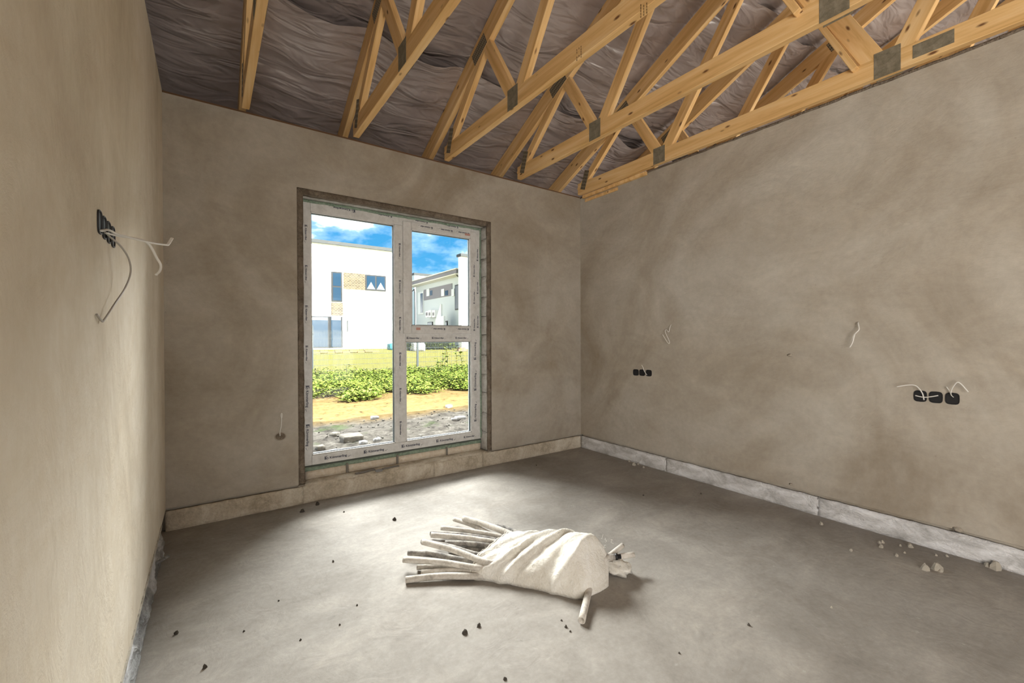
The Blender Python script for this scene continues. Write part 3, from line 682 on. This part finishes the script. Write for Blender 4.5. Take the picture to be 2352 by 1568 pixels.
PL = [((932, 1331), .017, (1094, 1322), .024, PIPE, 'grey pipe offcut nearest the camera at the sack mouth, lowest of the bundle', .0165),
      ((968, 1314), .016, (1098, 1313), .030, PIPE, 'pale pipe offcut just behind the nearest one, mostly covered', .014),
      ((958, 1303), .016, (1100, 1302), .030, PIPE, 'thin pale pipe offcut lying flat, third from the camera', .013),
      ((927, 1285), .050, (1102, 1304), .055, PIPE, 'pale pipe offcut reaching farthest left out of the sack', .0155),
      ((938, 1269), .030, (1060, 1285), .035, PIPE_D, 'dark dusty pipe offcut crossing under a pale bent one', .015),
      ((971, 1244), .090, (1118, 1291), .078, PIPE, 'pale bent pipe offcut slanting across on top of the bundle', .016),
      ((969, 1243), .045, (1090, 1272), .045, PIPE_D, 'dark pipe end peeping out behind the slanting pale pipe', .014),
      ((991, 1228), .066, (1165, 1250), .066, PIPE, 'long pale pipe offcut in the middle of the bundle', .016),
      ((989, 1224), .030, (1140, 1240), .035, PIPE_D, 'grey pipe end tucked under the long middle pipe', .014),
      ((1023, 1247), .048, (1160, 1258), .05, PIPE_D, 'dark mottled pipe offcut below the long middle pipe', .016),
      ((1030, 1262), .017, (1150, 1268), .022, PIPE_D, 'dark grey pipe offcut lowest in the middle of the bundle', .014),
      ((1014, 1212), .045, (1160, 1234), .05, PIPE, 'slim pale pipe offcut above the long middle pipe', .014),
      ((1043, 1192), .035, (1122, 1224), .035, PIPE, 'short pale pipe offcut farthest back on the left', .014),
      ((1065, 1190), .062, (1178, 1229), .075, PIPE, 'thick pale pipe offcut along the far side of the bundle', .0175),
      ((1115, 1201), .017, (1180, 1222), .02, PIPE_D, 'thin dark pipe offcut behind the thick far pipe', .010),
      ((1148, 1209), .017, (1190, 1226), .02, PIPE_D, 'grey pipe end on the floor behind the sack mouth', .014),
      ((1165, 1215), .020, (1195, 1230), .03, PIPE_D, 'second grey pipe end touching the back of the sack', .014)]
for e, ze, mm, zm, ma, lab, r in PL: pipe(e, ze, mm, zm, ma, lab, .16, r, None, .008)
def rpipe(e, ze, mm, zm, ma, lab, r, cap=None):
    a, b = hit(*e, 2, ze), hit(*mm, 2, zm); o = tag(tube('pipe_offcut', [a, (a+b)/2, b], r, ma, None, 14, .72, 3), lab, 'pipe', 'pipe offcuts bundled in the sack')
    if cap: 
        d = (b-a).normalized(); tube('end_band', [a-d*.001, a+d*.012], r*1.06, BLACK, o, 14, .72, 0)
rpipe((1430, 1252), .115, (1385, 1288), .10, PIPE, 'short pale pipe end rising at the right end of the sack', .013)
rpipe((1456, 1273), .085, (1385, 1283), .085, PIPE, 'pale pipe end farthest right out of the sack', .014)
rpipe((1418, 1278), .105, (1370, 1280), .10, PIPE_D, 'pipe end with black band at the right end of the sack', .015, True)
rpipe((1336, 1425), .017, (1360, 1325), .03, PIPE, 'pale pipe offcut sticking out from under the sack toward the camera', .016)

# ------------------------------------------------------------------ crumbs on the floor
random.seed(11)
def crumb(x, y, r, ma, lab, grp):
    vs = []; a = random.random()*6
    for k in range(3):
        n = (5, 6, 4)[k]; rr = (1, .85, .4)[k]; z = (0, .8, 1.5)[k]*r
        for j in range(6):
            t = a+2*math.pi*j/6; q = rr*r*random.uniform(.7, 1.25); vs.append((x+q*math.cos(t)*1.1, y+q*math.sin(t), z*random.uniform(.8, 1.15)))
    fs = [tuple(range(5, -1, -1)), tuple(range(12, 18))]
    for k in range(2):
        for j in range(6): fs.append((k*6+j, k*6+(j+1) % 6, k*6+6+(j+1) % 6, k*6+6+j))
    tag(mk('plaster_crumb', vs, fs, ma, None, False, origin=(x, y, 0)), lab, 'crumb', grp)
CL = {(906, 1194): 'lone dark crumb on the open floor between window and pipe bundle', (694, 1175): 'larger dark crumb below the left window jamb', (729, 1159): 'dark crumb against the foot of the plinth below the window',
      (1100, 1438): 'farther of the two bigger dark crumbs in front of the bundle', (1068, 1454): 'nearer of the two bigger dark crumbs in front of the bundle', (470, 1533): 'dark crumb nearest the camera at the lower left of the floor',
      (405, 1455): 'dark crumb on the floor beside the left wall film', (1720, 1436): 'single dark crumb on the floor right of the bundle', (2290, 1302): 'largest pale crumb, against the right plinth at the frame edge',
      (2125, 1308): 'left of the two big pale crumbs in front of the right plinth', (2152, 1308): 'right of the two big pale crumbs in front of the right plinth', (1456, 1068): 'biggest pale crumb near the far corner of the room', (1886, 1204): 'lone pale crumb midway along the right plinth'}
LABD, LABL = 'small dark crumb lying on the open concrete floor', 'small pale plaster crumb on the floor beside the right wall'
for px, py, r in [(906, 1194, .012), (694, 1175, .014), (729, 1159, .014), (1100, 1438, .009), (1068, 1454, .010), (470, 1533, .008), (780, 1435, .004), (820, 1390, .004), (690, 1470, .004), (405, 1455, .008),
                  (765, 1290, .006), (640, 1380, .004), (1300, 1440, .006), (1345, 1400, .005), (1290, 1425, .004), (1310, 1450, .004), (1160, 1560, .006), (560, 1450, .004), (1720, 1436, .006), (1232, 1069, .006), (1478, 1138, .007), (1610, 1134, .006), (790, 1176, .006), (1560, 1500, .004)]:
    q = hit(px, py, 2, 0); crumb(q.x, q.y, r, CRUMB_D, CL.get((px, py), LABD), 'dark crumbs on the floor')
for px, py, r in [(1456, 1068, .018), (1478, 1074, .010), (1447, 1060, .012), (1468, 1066, .010), (1886, 1204, .011), (1955, 1265, .009), (2024, 1257, .012), (2020, 1247, .009), (2027, 1246, .010), (2090, 1256, .014), (2068, 1254, .008), (2060, 1277, .009), (2125, 1308, .020), (2152, 1308, .024), (2160, 1312, .012), (2078, 1270, .006), (2150, 1276, .007), (2175, 1278, .008), (1910, 1395, .005), (2290, 1302, .028), (2268, 1300, .014)]:
    q = hit(px, py, 2, 0); crumb(min(q.x, W-.03), q.y, r, CRUMB_L, CL.get((px, py), LABL), 'pale crumbs along the right wall')
def lump(px, py, r, lab):
    q = hit(px, py, 0, W); vs, fs = [], []; n1, n2 = 10, 12
    for i in range(n1+1):
        for j in range(n2):
            a, b = math.pi*i/n1, 2*math.pi*j/n2; d = Vector((math.cos(a), math.sin(a)*math.cos(b), math.sin(a)*math.sin(b)))
            k = 1+.7*mn.noise(d*2.4+Vector((px, 0, 0)))+.35*mn.noise(d*6); vs.append(q+Vector((d.x*r*.5-.002, d.y*r*1.3, d.z*r*.8))*k)
    for i in range(n1):
        for j in range(n2): fs.append((i*n2+j, i*n2+(j+1) % n2, (i+1)*n2+(j+1) % n2, (i+1)*n2+j))
    tag(mk('plaster_lump', vs, fs, PLASTER, None, True, origin=q), lab, 'plaster lump')
lump(2200, 1215, .016, 'rough plaster lump on the right wall plinth edge near the frame edge')
lump(1818, 1112, .010, 'small plaster burr above the middle of the right plinth')
lump(1815, 815, .012, 'small chipped plaster burr in the middle of the right wall')

# ------------------------------------------------------------------ outside: ground, weeds, fence, houses
GZ = -.20
def gz(x, y):
    b = GZ
    if y > 17: b = GZ+.72*min(1, (y-17)/13)
    return b
def ground():
    vs, fs = [], []
    yl = [3.80+.06*i for i in range(110)]+[10.4+.3*i for i in range(24)]+[17.6+1.2*i for i in range(50)]
    xl = [-14+1.0*i for i in range(13)]+[-1+.07*i for i in range(120)]+[7.4+1.5*i for i in range(40)]
    for y in yl:
        for x in xl:
            n = 0
            if y < 17: n = .03*mn.noise(Vector((x*2.2, y*2.2, 0)))+(.022*mn.noise(Vector((x*7, y*7, 1)))+.014*mn.noise(Vector((x*17, y*17, 4))) if y < 10 else 0)
            vs.append((x, y, gz(x, y)+n-.03*(y < 4.0)))
    nx = len(xl)
    for j in range(len(yl)-1):
        for i in range(nx-1):
            k = j*nx+i; fs.append((k, k+1, k+nx+1, k+nx))
    return struct(mk('ground', vs, fs, GROUND, None, True))
ground()
struct(boxes('ground_far', [((-80, -60, -.6), (120, YR-.3, -.25)), ((-80, YR-.3, -.6), (-14, 78, -.3)), ((66, YR-.3, -.6), (120, 78, .2)), ((-80, 76, -.6), (120, 140, .3))], flat('far_grass', (.05, .055, .015))))
def stone(px, py, lx, ly, lz, rz, ma, lab, seed):
    q = hit(px, py, 2, GZ); o = rough_box('rubble', (-lx/2, -ly/2, -.03), (lx/2, ly/2, lz), ma, None, min(lx, lz)*.10, .04, seed)
    o.location = (q.x, q.y+ly/2, GZ+.005); o.rotation_euler = (.04, .03, rz); tag(o, lab, 'rubble', 'rubble in the garden')
stone(812, 1016, .27, .20, .13, .05, STONE, 'big beige block lying on the shaded ground outside the left pane', 1)
stone(768, 1044, .15, .10, .05, .5, STONEW, 'white broken slab near the bottom left of the window', 2)
stone(866, 1012, .13, .03, .03, .7, STONEW, 'narrow white offcut right of the big beige block', 3)
stone(862, 962, .12, .08, .05, .2, STONEW, 'white lump on the edge of the house shadow, left pane', 4)
stone(1033, 935, .12, .08, .05, .1, STONEW, 'white lump in the sunlit dirt, right pane', 5)
stone(1060, 962, .18, .09, .04, .1, STONEW, 'flat white slab in the shade, right pane', 6)
stone(1045, 964, .10, .05, .02, -.2, STONEW, 'thin white shard beside the flat slab, right pane', 7)
stone(836, 1020, .09, .07, .04, .3, STONEW, 'small white lump below the big beige block', 8)
stone(737, 1033, .10, .09, .05, .3, STONE, 'small round stone beside the white slab', 9)
stone(770, 1002, .13, .10, .05, .9, STONE, 'dull stone behind and left of the big block', 10)
random.seed(3)
def pebbles():
    V, Fc = [], []
    for k in range(420):
        x, y = random.uniform(-.2, 5.5), random.uniform(4.3, 7.7)
        r = random.uniform(.005, .017); c = Vector((x, y, GZ+.01+.03*mn.noise(Vector((x*2.2, y*2.2, 0)))+.022*mn.noise(Vector((x*7, y*7, 1)))))
        b = len(V)
        for j in range(8):
            s = Vector(((j & 1)*2-1, (j >> 1 & 1)*2-1, (j >> 2)*2-1)); V.append(c+Vector((s.x*random.uniform(.5, 1.2), s.y*random.uniform(.5, 1.2), s.z*random.uniform(.3, .7)))*r)
        Fc += [tuple(b+i for i in f) for f in ((0, 2, 3, 1), (4, 5, 7, 6), (0, 1, 5, 4), (2, 6, 7, 3), (0, 4, 6, 2), (1, 3, 7, 5))]
    tag(mk('gravel', V, Fc, flat('gravel_grey', (.095, .087, .075), .9), None), 'small stones strewn over the bare ground by the house', 'gravel', kind='stuff')
pebbles()
def leafcluster(V, Fc, x, y, z, h, n, ls, spread):
    for _ in range(n):
        a = random.uniform(0, 6.28); t = random.random(); px = x+random.gauss(0, spread); py = y+random.gauss(0, spread)
        pz = z+h*(.15+.85*t); up = random.uniform(-.1, .9); l = ls*random.uniform(.6, 1.3); w = l*random.uniform(.22, .4)
        d = Vector((math.cos(a), math.sin(a), up)).normalized(); s = d.cross(Vector((0, 0, 1))).normalized()*w
        p0 = Vector((px, py, pz)); m1 = p0+d*l*.5; e = p0+d*l+Vector((0, 0, -.15*l)); k = len(V)
        V += [p0, m1+s, e, m1-s]; Fc.append((k, k+1, k+2, k+3))
def weeds():
    V, Fc = [], []
    for _ in range(8600):
        y = 10.0+6.5*random.random()**1.1; x = random.uniform(-1.2, 6.4+(y-10)*.75)
        dn = mn.noise(Vector((x*.9, y*.7, 2)))
        if y < 11.0 and dn < .25*(11.0-y): continue
        leafcluster(V, Fc, x, y, GZ, random.uniform(.10, .40)*(1.0+.4*dn)*(1 if y > 10.8 else .6), 9, .095, .10)
    tag(mk('weeds', V, Fc, LEAF, None), 'band of bright green leafy weeds growing in front of the mesh fence', 'weeds', kind='stuff')
weeds()
def tall_weed(x, y, h, lab):
    t = empty('tall_weed', (x, y, GZ)); V, Fc = [], []; dx, dy = random.uniform(-.1, .1), random.uniform(-.1, .1)
    tube('stalk', [(x, y, GZ), (x+dx*.5, y+dy*.5, GZ+h*.6), (x+dx, y+dy, GZ+h)], .008, STALK, t, 5, 0, 3)
    for k in range(16):
        f = .3+.7*k/16; leafcluster(V, Fc, x+dx*f, y+dy*f, GZ+h*f, .05, 1, .16, .01)
    mk('leaves', V, Fc, LEAF, t); tag(t, lab, 'weed', 'tall weeds by the fence')
tall_weed(3.05, 12.3, .75, 'tall dark weed stalk standing alone in the left pane')
for i, (x, y, h) in enumerate(((6.3, 13.0, .95), (6.7, 13.3, 1.1), (7.0, 13.2, 1.15), (7.3, 13.4, 1.0), (6.0, 12.6, .8), (7.7, 13.6, 1.0), (6.9, 14.0, 1.15))):
    tall_weed(x, y, h, 'tall weed stalk in the clump before the fence, right pane')
# mesh fence
FYY = 17.0
def fence():
    px_ = [-.94, 3.06, 7.12, 11.1]
    t = empty('mesh_fence', (5, FYY, GZ)); tag(t, 'grey welded mesh fence with square posts beyond the weeds', 'fence')
    for x in px_:
        o = box('post', (x-.035, FYY-.035, GZ-.05), (x+.035, FYY+.035, 1.72), STEEL, t); box('clamp', (x-.055, FYY-.06, 1.42), (x+.055, FYY+.02, 1.48), STEEL, o)
    for a, b in zip(px_[:-1], px_[1:]):
        V, Fc = [], []
        def rod(p, q, r):
            k = len(V)
            V.extend(boxv(p, q)); Fc.extend([tuple(i+k for i in f) for f in CUBEF])
        n = 80
        for i in range(n+1):
            x = a+.02+(b-a-.04)*i/n; rod((x-.005, FYY-.005, GZ+.02), (x+.005, FYY+.005, 1.55), 0)
        for z in [GZ+.05+.2*i for i in range(9)]: rod((a, FYY-.006, z-.006), (b, FYY+.006, z+.006), 0)
        o = mk('mesh_panel', V, Fc, STEEL, t, origin=((a+b)/2, FYY, .6)); o['kind'] = 'stuff'
fence()
# left neighbour: white render house
def fx(px, py, y): return hit(px, py, 1, y)
def rect(name, p0, p1, y, ma, par, out=.02, back=.04):
    a, b = fx(*p0, y), fx(*p1, y); return box(name, (min(a.x, b.x), y-out, min(a.z, b.z)), (max(a.x, b.x), y+back, max(a.z, b.z)), ma, par)
HY = 31.0
hs = empty('white_house', (5, HY, .4)); tag(hs, 'flat-roofed white house with brick-clad panels seen through the left pane', 'house')
tz = fx(715, 556, HY).z; xr = fx(925, 600, HY).x
box('house_wall', (-4.5, HY, -.2), (xr, HY+9, tz), HWHITE, hs); box('roof_coping', (-4.6, HY-.12, tz), (xr+.1, HY+9.1, tz+.22), COPE, hs)
def win(par, p0, p1, y, split=None, hs_=None):
    f = rect('window_frame', p0, p1, y, DARKF, par, .05, .02); a, b = fx(*p0, y), fx(*p1, y)
    x0_, x1_, z0_, z1_ = min(a.x, b.x)+.09, max(a.x, b.x)-.09, min(a.z, b.z)+.09, max(a.z, b.z)-.09
    if split: 
        xm = (x0_+x1_)/2; cells = [(x0_, xm-.05, z0_, z1_), (xm+.05, x1_, z0_, z1_)]
    elif hs_: zm = (z0_+z1_)/2; cells = [(x0_, x1_, z0_, zm-.05), (x0_, x1_, zm+.05, z1_)]
    else: cells = [(x0_, x1_, z0_, z1_)]
    for c in cells: box('pane', (c[0], y-.06, c[2]), (c[1], y-.04, c[3]), HGLASS, f)
    return f, cells
win(hs, (761, 623), (786, 693), HY, hs_=True)
f, cells = win(hs, (839, 630), (886, 669), HY, split=True)
for c in cells:                                      # pale pointed curtains behind the panes
    xm = (c[0]+c[1])/2; vs = [(c[0], HY-.064, c[2]), (c[1], HY-.064, c[2]), (xm, HY-.064, c[2]+.45*(c[3]-c[2])), (c[0], HY-.061, c[2]), (c[1], HY-.061, c[2]), (xm, HY-.061, c[2]+.55*(c[3]-c[2]))]
    mk('curtain', vs, [(0, 1, 2), (5, 4, 3), (0, 3, 4, 1), (1, 4, 5, 2), (2, 5, 3, 0)], flat('curtain_grey', (.14, .16, .19)), f)
rect('brick_panel', (789, 625), (838.5, 666), HY, BRICKY, hs, .03); rect('brick_panel', (761, 694), (788, 724), HY, BRICKY, hs, .03)
g = rect('terrace_door', (690, 725), (787, 798), HY, DARKF, hs, .04); 
rect('pane', (692, 727), (753, 796), HY, HGLASS, g, .055); rect('pane', (760, 727), (783, 796), HY, HGLASS, g, .055)
rect('blind', (693, 728), (752, 735), HY, WINGREY, g, .07); rect('blind', (761, 728), (782, 735), HY, WINGREY, g, .07)
rect('drain_pipe', (797.5, 735), (799, 762), HY, COPE, hs, .06)
# stacked planks before the house
PW = ('first', 'second', 'third', 'fourth', 'fifth', 'sixth', 'seventh', 'eighth', 'ninth')
for i in range(9):
    a = fx(716+17*i, 800, 27.5); b = fx(716+17*(i+1), 800, 27.5); zz = gz(0, 27.3)-.02+.05*(i % 2)
    o = box('plank', (a.x+.01, 27.2, zz), (b.x-.01, 27.5, zz+.13), PLANK)
    tag(o, PW[i]+' yellowish plank from the left in the low row before the white house', 'plank', 'planks before the white house')
a = fx(903, 800, 29); slabo = rough_box('tarp_heap', (a.x-.3, 28.8, gz(0, 29)-.02), (a.x+.35, 29.3, gz(0, 29)+.42), TARP, None, .08, .12, 3); tag(slabo, 'small teal tarp heap at the right corner of the white house', 'tarp')
# right neighbour: long wall in the plane x = 16.5
HX = 16.5
def gx(px, py): return hit(px, py, 0, HX)
h2 = empty('gabled_house', (HX, 36, .6)); tag(h2, 'grey rendered house with sloping eaves line seen through the upper right pane', 'house')
ya, yb = gx(955, 700).y, gx(1062, 700).y; ez = 6.35
box('house_wall', (HX, yb-.3, -.2), (HX+8, ya, ez), HGREY, h2)
box('soffit', (HX-.75, yb-.3, ez-.10), (HX, ya+.3, ez), SOFF, h2); box('fascia', (HX-.80, yb-.5, ez-.02), (HX-.72, ya+.4, ez+.26), SLATE, h2)
vs = [(HX-.9, yb-.6, ez+.26), (HX-.9, ya+.5, ez+.26), (HX+5, ya+.5, ez+1.0), (HX+5, yb-.6, ez+1.0), (HX-.9, yb-.6, ez+.34), (HX-.9, ya+.5, ez+.34), (HX+5, ya+.5, ez+1.1), (HX+5, yb-.6, ez+1.1)]
mk('roof', vs, [(0, 1, 2, 3), (7, 6, 5, 4), (0, 4, 5, 1), (1, 5, 6, 2), (2, 6, 7, 3), (3, 7, 4, 0)], SOFF, h2)
tube('drain_pipe', [(HX-.7, ya+.25, ez), (HX-.3, ya+.1, ez-.5), (HX-.08, ya+.05, ez-.7), (HX-.08, ya+.05, .2)], .045, COPE, h2, 8, 0, 3)
tube('drain_pipe', [(HX-.7, yb-.1, ez), (HX-.2, yb+.1, ez-.3), (HX-.08, yb+.15, ez-.5), (HX-.08, yb+.15, .2)], .045, COPE, h2, 8, 0, 3)
def wx(name, p0, p1, ma, par, out=.03, inn=.02):
    a, b = gx(*p0), gx(*p1); return box(name, (HX-out, min(a.y, b.y), min(a.z, b.z)), (HX+inn, max(a.y, b.y), max(a.z, b.z)), ma, par)
sc_ = lambda x, y: (930+x/8.71, 580+y/8.71)
for a, b, c in (((270, 800), (380, 1225), ((325, 820), (372, 1200))), ((1010, 650), (1118, 1135), ((1025, 670), (1108, 1115)))):
    f = wx('window_frame', sc_(*a), sc_(*b), WINGREY if a[0] < 500 else DARKF, h2, .06); wx('pane', sc_(*c[0]), sc_(*c[1]), HGLASS, f, .09)
band = wx('window_band', sc_(385, 745), sc_(950, 855), SLATE, h2, .05)
for a, b in ((450, 505), (745, 803), (950, 1005)): wx('pier', sc_(a, 735), sc_(b, 865), WINGREY, band, .10)
for a, b in ((512, 560), (815, 875)): wx('pane', sc_(a, 765), sc_(b, 850), HGLASS, band, .07)
for i, (a, b) in enumerate(((505, 555), (562, 612), (640, 690))):
    u = wx('air_conditioner', sc_(a, 1160 if i else 1180), sc_(b, 1290), HWHITE, h2, .45); wx('fan_grille', sc_(a+8, 1200), sc_(b-8, 1260), SLATE, u, .47)
for a, b in ((460, 565), (745, 860)): f = wx('window_frame', sc_(a, 1390 if a < 600 else 1370), sc_(b, 1500), DARKF, h2, .05); wx('pane', sc_(a+8, 1400), sc_(b-8, 1490), HGLASS, f, .08)
# outside stair parapet, pale
s0, s1 = gx(*sc_(960, 1040)), gx(*sc_(850, 1370)); s2 = gx(*sc_(1020, 1275))
vs = [(HX-q, p.y, z) for q in (1.1, .95) for p, z in ((s0, s0.z), (s1, s1.z), (s1, .3), (s2, .3), (s2, s2.z), (s0, s2.z))]
mk('stair_parapet', vs, [tuple(range(6)), tuple(range(11, 5, -1))]+[(i, i+6, (i+1) % 6+6, (i+1) % 6) for i in range(6)], HWHITE, h2)
# tall white end wall in front of the right house
c0 = gx(1065, 700); zt = fx(1070, 594, c0.y-.8).z
wn = empty('end_wall', (HX, c0.y-.8, .5)); tag(wn, 'tall narrow white end wall with dark cap beside the grey house', 'wall')
box('wall_slab', (HX-1.0, c0.y-1.5, -.2), (HX+6, c0.y-1.0, zt), HWHITE, wn); box('wall_cap', (HX-1.1, c0.y-1.6, zt), (HX+6.1, c0.y-.9, zt+.2), COPE, wn)
# farther white house behind, only its roof corner shows
fh = empty('far_house', (20, 60, .5)); tag(fh, 'distant white house corner peeping over the eaves of the grey house', 'house')
a, b = fx(952, 631, 60), fx(1010, 634, 60); box('house_wall', (a.x, 60, 0), (b.x+4, 66, a.z), HWHITE, fh); box('roof_coping', (a.x-.1, 59.9, a.z), (b.x+4.1, 66.1, a.z+.3), COPE, fh)
# far grass and second fence line
random.seed(8)
V, Fc = [], []
for _ in range(1500):
    y = random.uniform(28.6, 29.3); x = random.uniform(11.6, 14.6); leafcluster(V, Fc, x, y, gz(x, y), random.uniform(.2, .6), 4, .35, .15)
tag(mk('long_grass', V, Fc, LEAF, None), 'strip of long grass at the far side of the lawn', 'grass', kind='stuff')
t = empty('far_fence', (14, 29.8, .5)); tag(t, 'row of thin fence posts behind the far grass strip', 'fence')
for i in range(6): box('post', (11.9+1.25*i, 30.27, .4), (11.97+1.25*i, 30.33, 1.9), STEEL, t)
a = fx(950, 795, 28.2); o = rough_box('rubble_bag', (a.x-.35, 27.3, gz(0, 28)-.03), (a.x+.45, 27.8, gz(0, 28)+.55), BAG, None, .09, .15, 6); tag(o, 'lumpy grey bag at the left end of the far grass strip', 'bag')
a = fx(1062, 800, 27); o = boxes('brick_pile', [((a.x-.4, 26.8, gz(0, 27)-.02), (a.x+.3, 27.1, gz(0, 27)+.14)), ((a.x-.25, 26.85, gz(0, 27)+.14), (a.x+.2, 27.05, gz(0, 27)+.24))], flat('red_brick', (.30, .13, .08))); tag(o, 'low reddish pile on the lawn near the far grass strip', 'brick pile')
